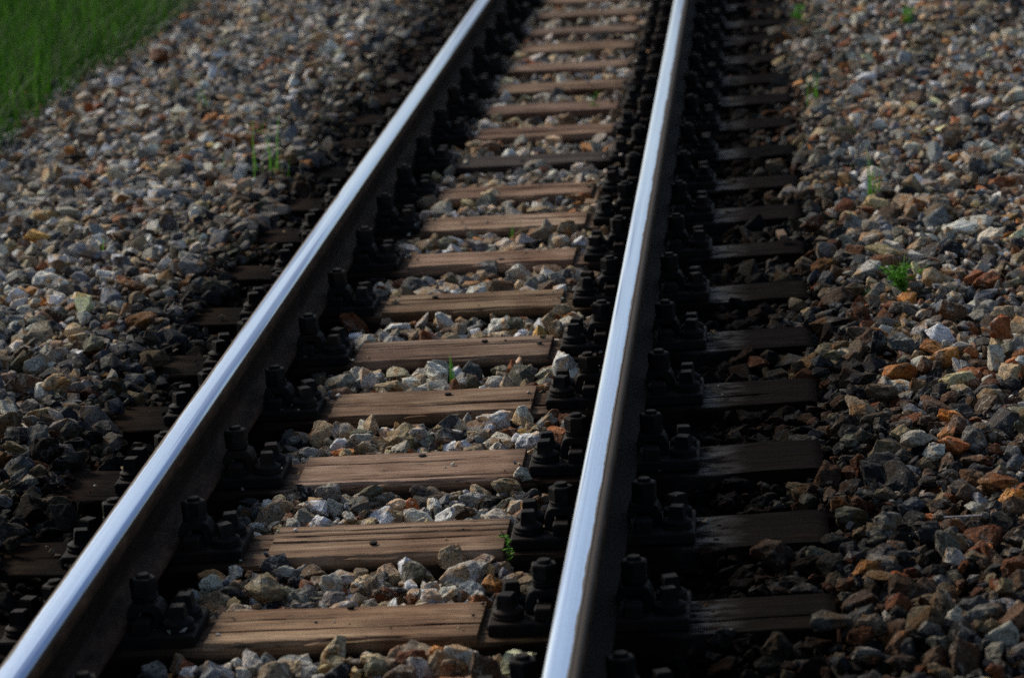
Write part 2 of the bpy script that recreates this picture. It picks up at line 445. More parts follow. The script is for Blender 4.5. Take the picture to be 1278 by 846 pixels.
def bolt_mesh(rot):             # spring washer, tall hexagon nut and threaded end
    bm = bmesh.new()
    bm_ring(bm, [(.0660, .0205), (.0685, .0228), (.0715, .0228), (.0725, .0212), (.0735, .0228), (.0770, .0228), (.0785, .0210)], 20)
    bm_ring(bm, [(.0787, .0215), (.0797, .0238), (.1005, .0238), (.1035, .0218), (.1042, .0200)], 6, rot)
    bm_ring(bm, [(.090, .0118), (.1085, .0118), (.1105, .0100)], 14)
    return bm_mesh(bm, 'clip_bolt')
def screw_mesh(rot):            # coach screw: double washer, dished collar and tapered square head
    bm = bmesh.new()
    bm_ring(bm, [(ZP1-.001, .0265), (ZP1+.0045, .0275), (ZP1+.0062, .0262), (ZP1+.0068, .0245), (ZP1+.0082, .0265), (ZP1+.0125, .0262), (ZP1+.0145, .0235), (ZP1+.019, .0165)], 22)
    bm_ring(bm, [(ZP1+.017, .0205), (ZP1+.038, .0178), (ZP1+.0405, .0155)], 4, rot)
    return bm_mesh(bm, 'coach_screw')
PM, CM = base_plate_mesh(), clip_mesh()
BMS = [bolt_mesh(a) for a in (.1, .45, .8)]; SMS = [screw_mesh(a) for a in (.62, .95, .78, 1.2)]
CLR = bm_mesh((lambda b: (b.from_mesh(CM), bmesh.ops.scale(b, vec=(-1, 1, 1), verts=b.verts), bmesh.ops.reverse_faces(b, faces=b.faces), b)[-1])(bmesh.new()), 'rail_clip')

def nail_mesh():
    bm = bmesh.new(); bm_ring(bm, [(-.006, .004), (.002, .0075), (.0032, .0085), (.0042, .006)], 9); return bm_mesh(bm, 'date_nail')
NM = nail_mesh()
NAILS = {2: (438, 757+1), 3: (466, 679), 4: (527, 570), 5: (559, 493), 6: (605, 427), 7: (543, 372), 8: (626, 325), 11: (652, 202)}

GAPN = None
def sleeper_label(k):
    n = k-2
    if n < 0: return 'timber sleeper below the bottom edge of the photo', None
    extra = 'weathered brown timber sleeper'
    if k == 2: extra = 'long-cracked brown timber sleeper'
    if k == 11: extra = 'dark bluish-grey timber sleeper'
    if k in (17, 18): extra = 'blurred dark timber sleeper'
    return f'{extra} with bolted rail plates, {ordn(n)} from the bottom of the photo', None
for k, y in enumerate(SL):
    e = empty('railway_sleeper', (0, y, 0))
    e.rotation_euler = (0, 0, R(random.uniform(-.35, .35)))
    lb, _ = sleeper_label(k)
    if k == 0: lb = 'timber sleeper nearest the viewer, two before the bottom edge of the photo'
    if k == 1: lb = 'timber sleeper just before the bottom edge of the photo'
    tag(e, lb, 'railway sleeper', 'timber sleepers under the two rails')
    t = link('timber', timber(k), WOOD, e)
    tn = TINT.get(k, None)
    if tn is None:
        g = random.uniform(.72, 1.18); tn = (g, g*random.uniform(.91, 1.03), g*random.uniform(.86, 1.08))
    t.color = (*tn, 1)
    if k in NAILS:
        p = at(*NAILS[k], 0.0); nl = link('date_nail', NM, IRON, e); nl.location = (p[0], min(max(p[1]-y, -.08), .08), .001)
    for rx in RX:
        pl = link('base_plate', PM, PLATE, e); pl.location = (rx, .008, 0)
        for s in (-1, 1):
            mt = IRON if s*rx < 0 else GRIME
            c = link('rail_clip', (CM if s > 0 else CLR).copy(), mt, pl); c.scale = (1, 1, .74)
            b = link('clip_bolt', random.choice(BMS).copy(), mt, pl); b.location = (s*.073, 0, -.0175+random.uniform(-.003, .003)); b.rotation_euler = (R(random.uniform(-2.5, 2.5)), R(random.uniform(-2.5, 2.5)), random.uniform(0, 6.28))
            for yy in (-1, 1):
                sc_ = link('coach_screw', random.choice(SMS).copy(), mt, pl); sc_.location = (s*.134, yy*.036, random.uniform(-.001, .002)); sc_.rotation_euler = (R(random.uniform(-3, 3)), R(random.uniform(-3, 3)), R(random.uniform(-25, 25)))

# ------------------------------------------------------------------ ballast stones
def stone_proto(n, hi, seed):
    r = np.random.default_rng(seed)
    P = r.normal(size=(n, 3)); P /= np.linalg.norm(P, axis=1)[:, None]
    P *= r.uniform(.72, 1.0, size=(n, 1))
    # a few flat cuts make broken faces
    for _ in range(3):
        d = r.normal(size=3); d /= np.linalg.norm(d); c = r.uniform(.45, .7)
        over = P @ d - c; P -= np.clip(over, 0, None)[:, None]*d
    bm = bmesh.new()
    for p in P: bm.verts.new(p)
    bmesh.ops.convex_hull(bm, input=bm.verts)
    bmesh.ops.delete(bm, geom=[v for v in bm.verts if not v.link_faces], context='VERTS')
    bmesh.ops.dissolve_limit(bm, angle_limit=R(9), verts=bm.verts, edges=bm.edges)
    if hi >= 1:
        bmesh.ops.bevel(bm, geom=list(bm.edges), offset=.055 if hi == 1 else .05, segments=1, affect='EDGES', clamp_overlap=True)
    bmesh.ops.triangulate(bm, faces=bm.faces)
    if hi >= 2:
        for _ in range(2 if hi == 2 else 3):
            es = [e for e in bm.edges if e.calc_length() > (.26 if hi == 2 else .16)]
            if es: bmesh.ops.subdivide_edges(bm, edges=es, cuts=1, use_grid_fill=True)
            bmesh.ops.triangulate(bm, faces=bm.faces)
        off = Vector(r.uniform(0, 90, 3))
        for v in bm.verts:
            nrm = v.co.normalized()
            d = .085*mnoise.noise(v.co*2.6+off) + .060*mnoise.noise(v.co*6+off) + .032*mnoise.noise(v.co*13+off)
            # chipped ledges
            s_ = mnoise.noise(v.co*1.7-off)
            d -= .12*max(0, s_-.12)
            v.co += nrm*d
    if hi == 1:
        off = Vector(r.uniform(0, 90, 3))
        for v in bm.verts: v.co += v.co.normalized()*(.10*mnoise.noise(v.co*3+off))
    bm.normal_update(); bm.verts.ensure_lookup_table()
    V = np.array([v.co for v in bm.verts]); bm.verts.index_update()
    T = np.array([[v.index for v in f.verts] for f in bm.faces]); bm.free()
    V -= (V.max(0)+V.min(0))/2; V /= (V.max(0)-V.min(0))/2
    return V, T
LOW = [stone_proto(11, 0, 1000+i) for i in range(30)]
MID = [stone_proto(15, 1, 2000+i) for i in range(40)]
HI = [stone_proto(16, 2, 3000+i) for i in range(40)]

PAL = {  # kind: (colour, spread)
    'dark grey': (.078, .074, .070), 'blue-grey': (.180, .188, .196), 'pale grey': (.46, .425, .355), 'white': (.78, .715, .595),
    'tan': (.40, .295, .175), 'brown': (.155, .090, .050), 'rust-brown': (.26, .090, .030), 'orange': (.50, .21, .055), 'black': (.026, .025, .026), 'yellowish': (.50, .39, .19), 'olive': (.19, .175, .115)}
KINDS = list(PAL)
def weights(zone):
    return {'left':  dict(zip(KINDS, (.13, .17, .27, .14, .14, .08, .035, .025, .035, .02, .03))),
            'right': dict(zip(KINDS, (.18, .14, .18, .08, .14, .13, .06, .03, .06, .025, .03))),
            'near right': dict(zip(KINDS, (.25, .06, .055, .012, .10, .24, .11, .03, .14, .012, .05))),
            'gap':   dict(zip(KINDS, (.07, .05, .27, .18, .21, .09, .04, .02, .02, .03, .05)))}[zone]
WT = {z: np.array([weights(z)[k] for k in KINDS]) for z in ('left', 'right', 'near right', 'gap')}
WT = {z: v/v.sum() for z, v in WT.items()}
def zone_of(x, y):
    if abs(x) < .45: return 'gap'
    if x < 0: return 'left'
    return 'near right' if y < 6.6 else 'right'
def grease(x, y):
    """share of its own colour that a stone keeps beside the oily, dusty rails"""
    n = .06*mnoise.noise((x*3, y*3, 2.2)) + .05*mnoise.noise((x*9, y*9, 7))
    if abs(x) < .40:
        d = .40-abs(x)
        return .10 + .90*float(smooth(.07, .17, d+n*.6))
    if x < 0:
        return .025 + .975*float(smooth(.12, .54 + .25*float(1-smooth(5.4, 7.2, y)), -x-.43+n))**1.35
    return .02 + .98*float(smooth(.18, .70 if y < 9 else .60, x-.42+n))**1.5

GX0, GX1, GY0, GY1, GC = -3.4, 2.5, 4.15, 16.3, .008
gnx, gny = int((GX1-GX0)/GC), int((GY1-GY0)/GC)
gx = GX0+(np.arange(gnx)+.5)*GC; gy = GY0+(np.arange(gny)+.5)*GC
TGT = np.repeat(ground_z(gx)[None, :], gny, 0)
BLK = np.zeros((gny, gnx), bool)
HM = TGT-.05
for k, y in enumerate(SL):
    iy = np.abs(gy-y) < .112; ix = np.abs(gx) < .83
    HM[np.ix_(iy, ix)] = np.maximum(HM[np.ix_(iy, ix)], .001)
    for rx in RX:
        BLK[np.ix_(np.abs(gy-y-.008) < .100, np.abs(gx-rx) < .185)] = True
for rx in RX: BLK[:, np.abs(gx-rx) < .062] = True

stones = []   # x, y, z, hx, hy, hz, rotation(3x3), kind, base, proto-level, proto-index
def rot3(yaw, tx, ty):
    cy, sy = math.cos(yaw), math.sin(yaw); cx, sx_ = math.cos(tx), math.sin(tx); cz, sz = math.cos(ty), math.sin(ty)
    Rz = np.array([[cy, -sy, 0], [sy, cy, 0], [0, 0, 1]]); Rx = np.array([[1, 0, 0], [0, cx, -sx_], [0, sx_, cx]]); Ry = np.array([[cz, 0, sz], [0, 1, 0], [-sz, 0, cz]])
    return Rz @ Rx @ Ry
def patch(x, y, r_):
    i0, i1 = int((x-r_-GX0)/GC), int((x+r_-GX0)/GC)+1
    j0, j1 = int((y-r_-GY0)/GC), int((y+r_-GY0)/GC)+1
    if i0 < 0 or j0 < 0 or i1 > gnx or j1 > gny: return None
    return slice(j0, j1), slice(i0, i1)
def settle(x, y, hx, hy, hz, M3, limit=None, force=False, sink=.42):
    r_ = .5*(hx+hy)
    s = patch(x, y, r_)
    if s is None: return None
    if not force and BLK[s].any(): return None
    P = HM[s]
    X, Y = np.meshgrid((gx[s[1]]-x), (gy[s[0]]-y)); D2 = (X*X+Y*Y)/(r_*r_)
    inn = D2 < .72
    if not inn.any(): return None
    ref = np.percentile(P[inn], 72)
    if not force and limit is not None and ref > limit: return None
    # vertical half size after the tilt
    vz = math.sqrt((M3[2, 0]*hx)**2+(M3[2, 1]*hy)**2+(M3[2, 2]*hz)**2)
    z = ref + vz*(1-sink)
    top = z + vz*.92*np.sqrt(np.clip(1-D2, 0, 1))
    new = np.where(D2 < 1, np.maximum(P, top), P)
    HM[s] = new
    return z
def pick_size():
    a = min(max(rng.lognormal(math.log(.0158), .42), .007), .040)      # half length
    b = a*rng.uniform(.62, .95); c = a*rng.uniform(.40, .72)
    return a, b, c
vis = [at(-60, -80), at(W+60, -80), at(W+60, H+110), at(-60, H+110)]
def in_view(x, y, m):
    px, py, wd = project([[x, y, 0]])
    return -m < px[0] < W+m and -m < py[0] < H+m*.8
N_TRY = 330000
cand_y = rng.uniform(GY0+.06, GY1-.06, N_TRY); cand_x = rng.uniform(GX0+.06, GX1-.06, N_TRY)
px_, py_, wd_ = project(np.stack([cand_x, cand_y, np.zeros(N_TRY)], 1))
ok = (px_ > -190) & (px_ < W+190) & (py_ > -60) & (py_ < H+120)
ok &= cand_x > -2.75
cand_x, cand_y, wd_ = cand_x[ok], cand_y[ok], wd_[ok]
for x, y, dpt in zip(cand_x, cand_y, wd_):
    if HM[int((y-GY0)/GC), int((x-GX0)/GC)] > float(ground_z(x)) + .02: continue
    a, b, c = pick_size()
    ax = abs(x)
    if ax < .30: sc = rng.uniform(.78, 1.2)
    else: sc = rng.uniform(.8, 1.12)
    if .43 < ax < .62: sc *= .8
    a, b, c = a*sc, b*sc, c*sc
    t = float(ground_z(x)) + .012*mnoise.noise((x*4, y*4, 0)) + .006
    M3 = rot3(rng.uniform(0, 6.28), rng.normal(0, .50), rng.normal(0, .50))
    z = settle(x, y, a, b, c, M3, limit=t)
    if z is None: continue
    kd = KINDS[rng.choice(len(KINDS), p=WT[zone_of(x, y)])]
    if a < .0135 and rng.uniform() < .26: kd = 'white' if rng.uniform() < .5 else 'pale grey'
    lvl = 0 if dpt > 11 else (1 if dpt > 6.7 else 2)
    stones.append([x, y, z, a, b, c, M3, kd, lvl, int(rng.integers(0, 30)), None])
n_fill = len(stones)
# grit and chips caught on the timbers and plates
for _ in range(900):
    k = int(rng.integers(1, 20)); y = SL[k]+rng.uniform(-.09, .09)
    if rng.uniform() < .93: x = rng.choice(RX)+rng.choice((-1, 1))*rng.uniform(.05, .22)
    else: x = rng.uniform(-.25, .25)
    onplate = min(abs(x-rx) for rx in RX) < .160 and abs(y-SL[k]-.008) < .075
    a = float(rng.uniform(.0018, .0058)) if rng.uniform() < .85 else float(rng.uniform(.006, .010))
    base = ZP1 if onplate else (-.0105 if .24 < abs(x) < .56 else (-.006 if abs(x) >= .56 else .001))
    kd = KINDS[rng.choice(len(KINDS), p=WT['gap'])]
    stones.append([x, y, base+a*.35, a, a*.8, a*.55, rot3(rng.uniform(0, 6.28), 0, 0), kd, 1, int(rng.integers(0, 30)), 'grit'])
n_grit = len(stones)
# stones that stand out in the photo: pixel, width, height of the visible shape, kind, words
HERO = [
 (567, 703, 38, 36, 'tan', 'upright chunky'), (518, 720, 46, 30, 'olive', 'broad mottled'), (580, 716, 22, 20, 'pale grey', 'small'), (557, 744, 34, 20, 'white', 'rounded bright'),
 (428, 719, 40, 20, 'pale grey', 'low humped'), (345, 714, 44, 34, 'dark grey', 'tall dark-sided'), (390, 717, 40, 20, 'brown', 'long dull'), (266, 723, 38, 22, 'tan', 'pale-topped'),
 (613, 730, 26, 22, 'orange', 'small glowing'), (600, 713, 34, 20, 'yellowish', 'pitted'), (372, 745, 30, 18, 'pale grey', 'chipped'), (452, 728, 26, 16, 'tan', 'small'), (480, 745, 34, 16, 'brown', 'flat'),
 (375, 621, 38, 26, 'black', 'glossy wedge-shaped'), (412, 620, 30, 26, 'pale grey', 'rough white-topped'), (651, 601, 25, 26, 'white', 'tall pointed'), (632, 611, 40, 22, 'tan', 'shouldered'), (541, 634, 26, 20, 'white', 'bright rounded'),
 (463, 620, 34, 22, 'olive', 'mottled'), (447, 632, 26, 18, 'pale grey', 'rounded'), (497, 634, 30, 20, 'tan', 'rounded'), (513, 634, 22, 18, 'rust-brown', 'small'), (590, 626, 34, 20, 'pale grey', 'angular'), (612, 620, 34, 26, 'dark grey', 'white-cheeked'), (574, 640, 24, 16, 'blue-grey', 'small'), (525, 615, 28, 16, 'blue-grey', 'flat'),
 (418, 553, 34, 34, 'pale grey', 'tall craggy'), (452, 547, 30, 16, 'olive', 'flat'), (520, 545, 32, 20, 'white', 'lumpy'), (575, 532, 24, 20, 'tan', 'rounded'), (612, 530, 34, 20, 'white', 'long-backed'), (632, 545, 30, 18, 'rust-brown', 'flat'), (660, 540, 24, 22, 'tan', 'leaning'), (595, 549, 30, 18, 'blue-grey', 'humped'), (455, 562, 30, 18, 'tan', 'flat'), (552, 553, 26, 14, 'brown', 'flat'),
 (703, 461, 34, 32, 'pale grey', 'large domed'), (679, 463, 24, 20, 'white', 'sloping'), (641, 464, 18, 28, 'rust-brown', 'upright blade-like'), (452, 479, 54, 18, 'white', 'long flat'), (498, 470, 42, 18, 'olive', 'long arched'), (625, 457, 26, 18, 'olive', 'rounded'), (580, 478, 26, 14, 'white', 'flat'), (680, 487, 32, 16, 'orange', 'long thin'),
 (620, 410, 32, 20, 'pale grey', 'domed'), (700, 394, 28, 24, 'tan', 'blocky'), (492, 410, 40, 12, 'pale grey', 'long sloping'), (643, 408, 24, 18, 'olive', 'rounded'), (510, 408, 20, 10, 'orange', 'small'), (553, 400, 26, 14, 'white', 'flat'), (695, 418, 20, 30, 'tan', 'upright'),
 (610, 338, 28, 22, 'blue-grey', 'humped'), (586, 342, 26, 18, 'tan', 'rounded'), (646, 344, 30, 22, 'pale grey', 'split brown'), (686, 344, 44, 20, 'brown', 'long flat-topped'), (474, 364, 20, 18, 'white', 'rounded'),
 (512, 315, 30, 16, 'white', 'flat'), (557, 308, 30, 18, 'olive', 'rounded'), (700, 305, 28, 18, 'pale grey', 'sloping'), (535, 258, 27, 22, 'tan', 'blocky'), (612, 252, 28, 22, 'tan', 'pointed'), (673, 213, 34, 20, 'pale grey', 'pointed'), (727, 213, 28, 16, 'white', 'bright humped'), (682, 258, 20, 14, 'pale grey', 'angular'), (722, 252, 30, 16, 'tan', 'sloping'), (600, 184, 38, 14, 'tan', 'long flat'), (575, 827, 46, 30, 'pale grey', 'broad angular'), (512, 826, 42, 24, 'rust-brown', 'broad'), (466, 832, 34, 26, 'tan', 'rounded'), (545, 822, 18, 24, 'orange', 'small upright'), (325, 836, 32, 16, 'pale grey', 'flat'), (420, 828, 34, 16, 'olive', 'flat'),
 (68, 632, 44, 24, 'tan', 'pale crusted'), (18, 570, 36, 16, 'yellowish', 'flat'), (36, 600, 26, 16, 'pale grey', 'small'), (118, 443, 26, 24, 'olive', 'round knobbly'), (72, 489, 36, 24, 'tan', 'shouldered'), (165, 364, 36, 12, 'orange', 'flat'), (156, 355, 18, 12, 'rust-brown', 'small'), (46, 304, 34, 18, 'orange', 'broad flat'), (110, 326, 40, 20, 'blue-grey', 'long pale'), (305, 147, 16, 14, 'white', 'bright cube-like'), (262, 155, 22, 14, 'orange', 'rounded'), (245, 78, 20, 18, 'white', 'upright'), (340, 47, 24, 12, 'white', 'bright flat'), (88, 200, 14, 14, 'orange', 'tilted'), (232, 203, 22, 14, 'rust-brown', 'dark red'), (200, 78, 28, 20, 'rust-brown', 'rounded'), (95, 403, 28, 16, 'yellowish', 'flat'), (22, 296, 20, 16, 'pale grey', 'rounded'), (120, 115, 22, 18, 'pale grey', 'angular'), (146, 113, 20, 14, 'white', 'flat'), (190, 178, 24, 18, 'white', 'bright angular'), (248, 198, 24, 12, 'blue-grey', 'pale flat'), (88, 238, 28, 16, 'blue-grey', 'long pale'), (242, 338, 32, 30, 'pale grey', 'upright split'), (270, 365, 40, 26, 'olive', 'dull flat-topped'), (140, 482, 36, 22, 'olive', 'curved brown-edged'),
 (1146, 561, 40, 24, 'white', 'bright flat-topped'), (1246, 613, 52, 20, 'orange', 'long bright'), (1266, 592, 22, 26, 'blue-grey', 'upright'), (1262, 625, 36, 22, 'orange', 'glowing rounded'), (1195, 480, 44, 18, 'yellowish', 'broad flat'), (1122, 474, 40, 14, 'white', 'long bright'), (1094, 423, 28, 18, 'orange', 'salmon rounded'), (1040, 452, 26, 14, 'yellowish', 'round'), (1104, 329, 52, 14, 'yellowish', 'long flat'), (1200, 291, 44, 16, 'white', 'broad bright'), (1095, 258, 32, 18, 'yellowish', 'bright blocky'), (1258, 232, 36, 18, 'rust-brown', 'bright red'), (1250, 207, 28, 18, 'pale grey', 'pointed'), (1234, 190, 30, 18, 'pale grey', 'sloping'), (1195, 160, 26, 18, 'pale grey', 'domed'), (1262, 118, 32, 12, 'pale grey', 'flat slab-like'), (1222, 70, 20, 14, 'white', 'rounded'), (1168, 150, 24, 14, 'pale grey', 'flat'), (1081, 100, 28, 12, 'white', 'flat bright'), (1188, 183, 26, 32, 'brown', 'tall brown'),
 (1040, 793, 56, 26, 'pale grey', 'broad pale-topped'), (1065, 650, 48, 30, 'olive', 'broad brown-crusted'), (1110, 660, 34, 24, 'pale grey', 'blocky'), (1138, 686, 32, 14, 'yellowish', 'small bright'), (1230, 770, 50, 30, 'pale grey', 'large blocky'), (1190, 783, 26, 14, 'white', 'small bright'), (1022, 692, 34, 24, 'olive', 'pale'), (962, 702, 44, 40, 'brown', 'large upright'), (945, 455, 34, 16, 'rust-brown', 'brick-red banded'), (918, 543, 18, 12, 'tan', 'small pale'), (1080, 716, 34, 22, 'orange', 'pale arched'), (1098, 722, 50, 16, 'tan', 'long low'), (1192, 700, 30, 24, 'pale grey', 'rounded'), (1252, 740, 22, 24, 'yellowish', 'upright'), (1270, 655, 36, 26, 'brown', 'broad brown'), (1160, 800, 34, 20, 'white', 'crumbly'), (1090, 792, 40, 22, 'tan', 'sloping'), (980, 700, 26, 30, 'dark grey', 'dull'), (900, 800, 36, 28, 'dark grey', 'rounded dull'), (1005, 740, 34, 20, 'dark grey', 'dull flat'), (1165, 445, 40, 18, 'orange', 'pale wedge-like'), (1250, 430, 30, 34, 'rust-brown', 'big dark red'), (1190, 400, 36, 26, 'brown', 'broad brown'), (1015, 290, 30, 24, 'rust-brown', 'upright brown'), (1026, 340, 28, 18, 'orange', 'dull pointed'), (1238, 480, 26, 20, 'rust-brown', 'round'), (1252, 400, 30, 20, 'tan', 'bright wedge-like'), (1128, 385, 36, 18, 'tan', 'flat'), (1185, 530, 30, 18, 'orange', 'flat dull'), (1105, 622, 28, 14, 'tan', 'flat'), (1225, 545, 26, 14, 'pale grey', 'round'), (1000, 555, 34, 20, 'dark grey', 'dull'), (1075, 490, 40, 18, 'dark grey', 'long dull'),
]
heroes = []
for hp in HERO:
    px, py, wpx, hpx, kd, wd = hp
    z0 = .0
    p = at(px, py, float(0.0))
    p = at(px, py, float(ground_z(p[0]))+.012)
    depth = float((p-CAM) @ FW)
    a = wpx/2*depth/F*1.04; hv = hpx/2*depth/F
    sphi = (CAM[2]-p[2])/np.linalg.norm(p-CAM); cphi = math.sqrt(1-sphi*sphi)
    b = min(a*.85, max(a*.6, hv*1.0))
    c = math.sqrt(max((hv/cphi)**2-(b*sphi/cphi)**2, (.35*hv)**2))
    M3 = rot3(rng.normal(0, .22) - .05, rng.normal(0, .14), rng.normal(0, .14))
    z = settle(p[0], p[1], a, b, c, M3, force=True, sink=.34)
    if z is None: continue
    z = min(z, float(ground_z(p[0])) + .010 + c*.45) if abs(p[0]) < .8 else z
    stones.append([p[0], p[1], z, a, b, c, M3, kd, 2, int(rng.integers(0, 40)), wd])
    heroes.append(len(stones)-1)

# the remaining individuals: the stones on top of the bed that show largest
S = np.array([[s[0], s[1], s[2], s[3], s[5]] for s in stones])
PX, PY, WD = project(S[:, :3])
def exposed(i):
    x, y, z, a, c = S[i]
    s = patch(x, y, a*.5)
    if s is None: return False
    return HM[s].mean() < z + c*1.15
order = np.argsort(-(S[:, 3]/WD))
single = set(heroes)
for i in order:
    if len(single) >= 298: break
    if i in single or stones[i][10] == 'grit' or not (8 < PX[i] < W-8 and 8 < PY[i] < H-8) or grease(S[i, 0], S[i, 1]) < .3: continue
    if exposed(i):
        single.add(int(i)); stones[i][8] = 2

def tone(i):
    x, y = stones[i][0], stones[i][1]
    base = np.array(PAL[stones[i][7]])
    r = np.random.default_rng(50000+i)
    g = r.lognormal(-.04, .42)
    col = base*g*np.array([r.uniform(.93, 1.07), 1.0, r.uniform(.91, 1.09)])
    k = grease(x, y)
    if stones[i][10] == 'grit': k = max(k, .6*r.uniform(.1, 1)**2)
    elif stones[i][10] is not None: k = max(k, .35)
    if x > .4: k *= .62 + .38*float(smooth(5.2, 8.2, y + .5*(x-.8)))  # near right ballast: darker stones, with some shading painted into their colour
    soot_and_shade = np.array([.0040, .0038, .0042])
    return np.clip(col*k + soot_and_shade*(1-k), 0, .82), k
def stone_verts(i):
    x, y, z, a, b, c, M3, kd, lvl, pi, wd = stones[i]
    V, T = ((LOW, MID, HI)[lvl])[pi % len((LOW, MID, HI)[lvl])]
    return (V*np.array([a, b, c])) @ M3.T, T
# one mesh of everything smaller, without what lies wholly buried
def buried(i):
    x, y, z, a, b, c = stones[i][:6]
    if stones[i][10] is not None: return False
    s = patch(x, y, max(a, b))
    return s is not None and float(HM[s].min()) > z + .8*c
VV, TT, CC, n0 = [], [], [], 0
for i in range(len(stones)):
    if i in single or buried(i): continue
    V, T = stone_verts(i); c, k = tone(i)
    VV.append(V+np.array(stones[i][:3])); TT.append(T+n0); n0 += len(V)
    CC.append(np.tile(np.array([*c, k]), (len(V), 1)))
VV = np.concatenate(VV); TT = np.concatenate(TT); CC = np.concatenate(CC)
me = np_mesh('gravel', VV, TT.ravel(), np.full(len(TT), 3))
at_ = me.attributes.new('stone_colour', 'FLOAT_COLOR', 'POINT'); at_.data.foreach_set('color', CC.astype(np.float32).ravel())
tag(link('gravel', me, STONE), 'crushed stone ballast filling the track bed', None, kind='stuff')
print('stones', len(stones), 'tris', len(TT), 'single', len(single))

# labels: by place first, then by kind, then by order from the left
def place_of(i):
    x, y = stones[i][0], stones[i][1]
    k = sum(1 for yy in SL if yy < y) - 2           # sleepers (in view) nearer than the stone
    kk = min(range(len(SL)), key=lambda q_: abs(SL[q_]-y))-2
    near = lambda q_: 'nearest' if q_ == 0 else f'{ordn(q_)}-nearest'
    if abs(x) < .40:
        return 'in front of the nearest visible sleeper' if k <= 0 else f'in {near(k-1)} gap between the sleepers'
    side = 'left' if x < 0 else 'right'
    if kk < 0: return f'on {side} ballast at the bottom edge'
    return f'beside {side} end of {near(kk)} sleeper'
groups = {}
for i in single:
    groups.setdefault((place_of(i), stones[i][7]), []).append(i)
LABEL = {}
for (pl, kd), ids in groups.items():
    ids.sort(key=lambda q_: stones[q_][0])
    for j, i in enumerate(ids):
        wd = stones[i][10]
        ws = (wd.split() if wd else ['angular'])
        for ws in (ws, ws[:1], []):
            look = ' '.join(ws+[kd])
            lb = f'{look} stone {pl}' if len(ids) == 1 else f'{look} stone, {ordn(j)} {kd} one from left, {pl}'
            if len(lb.split()) <= 16: break
        LABEL[i] = lb
for i in sorted(single):
    V, T = stone_verts(i); c, k = tone(i)
    me = np_mesh('ballast_stone', V, T.ravel(), np.full(len(T), 3))
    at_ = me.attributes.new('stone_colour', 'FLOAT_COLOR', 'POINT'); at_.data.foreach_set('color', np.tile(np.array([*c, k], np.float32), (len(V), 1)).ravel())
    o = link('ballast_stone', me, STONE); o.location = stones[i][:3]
    tag(o, LABEL[i], 'stone', 'large stones of the track ballast')

# ------------------------------------------------------------------ grass and weeds
def blades(n, name, place, lens, width, lean, segs=5, mat=GRASS, parent=None):
    V, Q, A, n0 = [], [], [], 0
    for b in range(n):
        x, y, z = place(b); L = rng.uniform(*lens); az = rng.uniform(0, 6.283); bend = rng.uniform(*lean); w_ = width*rng.uniform(.7, 1.3)
        dx, dy = math.cos(az), math.sin(az); sx_, sy_ = -dy, dx; tn = rng.uniform(0, 1)
        for s in range(segs+1):
            t = s/segs; ang = bend*t
            h = L*(math.sin(ang)/bend if bend > .01 else t); o = L*(1-math.cos(ang))/bend if bend > .01 else 0
            ww = w_*(1-t**1.6)*.5+.0002
            cx, cy, cz = x+dx*o, y+dy*o, z+h
            V += [(cx-sx_*ww, cy-sy_*ww, cz), (cx+sx_*ww, cy+sy_*ww, cz)]
            A += [tn**1.5*(.25+.75*t)]*2
            if s < segs: a = n0+2*s; Q.append((a, a+1, a+3, a+2))
        n0 += 2*(segs+1)
    me = np_mesh(name, np.array(V), np.array(Q).ravel(), np.full(len(Q), 4), True)
    at_ = me.attributes.new('blade_tone', 'FLOAT', 'POINT'); at_.data.foreach_set('value', np.array(A, np.float32))
    return link(name, me, mat, parent)
def lawn(b):
    while True:
        y = rng.uniform(8.8, 18.4); x = rng.uniform(-4.4, -1.8)
        edge = -1.92 + .12*mnoise.noise((y*1.4, 3.3, 0)) + .06*mnoise.noise((y*5, 8, 0))
        if y > 15.2: edge -= (y-15.2)*.35
        d = edge-x
        if d < 0: continue
        if d < .25 and rng.uniform() > .35+d*2.6: continue
        if x < -2.3-(y-9.6)*.20 - .5: continue
        return x, y, float(ground_z(x))-.06
tag(blades(32000, 'grass', lawn, (.12, .40), .0054, (.3, 2.3)), 'tall green grass growing beside the ballast', None, kind='stuff')

def top_z(x, y):
    s = patch(x, y, .012)
    return float(HM[s].mean()) if s is not None else float(ground_z(x))
def tuft(px, py, n, lens, label, lean=(.1, .9), width=.004, spread=.012, cat='weed', name='grass_tuft'):
    p = at(px, py, float(ground_z(at(px, py)[0]))); z = top_z(p[0], p[1])
    e = blades(n, name, lambda b: (rng.normal(0, spread), rng.normal(0, spread), -.02), lens, width, lean, 6, WEED)
    e.location = (p[0], p[1], min(z, .02)); tag(e, label, cat, 'weeds in the ballast'); return e
tuft(640, 300, 7, (.05, .11), 'thin green grass blades in the gap before the eighth sleeper from the bottom', (.2, .9), .003)
tuft(567, 482, 5, (.06, .11), 'upright grass blades in the gap behind the fourth sleeper from the bottom', (.05, .35), .0026, .006)
tuft(1092, 248, 9, (.07, .17), 'grass clump with one long bent blade, on the right ballast', (.3, 1.2), .004)
tuft(340, 222, 14, (.08, .24), 'tall thin weed beside the left sleeper ends', (.1, .7), .0035, .03)
tuft(284, 218, 6, (.05, .12), 'short grass shoots left of the tallest weed', (.1, .6), .003)
tuft(254, 138, 6, (.06, .14), 'thin grass shoots below the orange stone on the left ballast', (.1, .6), .003)
tuft(134, 315, 6, (.03, .07), 'tiny green shoots among grey stones near the left photo edge', (.2, .8), .004)
tuft(1016, 130, 8, (.06, .16), 'faint yellowish grass shoots beside the right sleeper ends', (.1, .6), .003)
tuft(372, 105, 6, (.05, .11), 'blurred faint shoots near the far left rail', (.1, .6), .003)

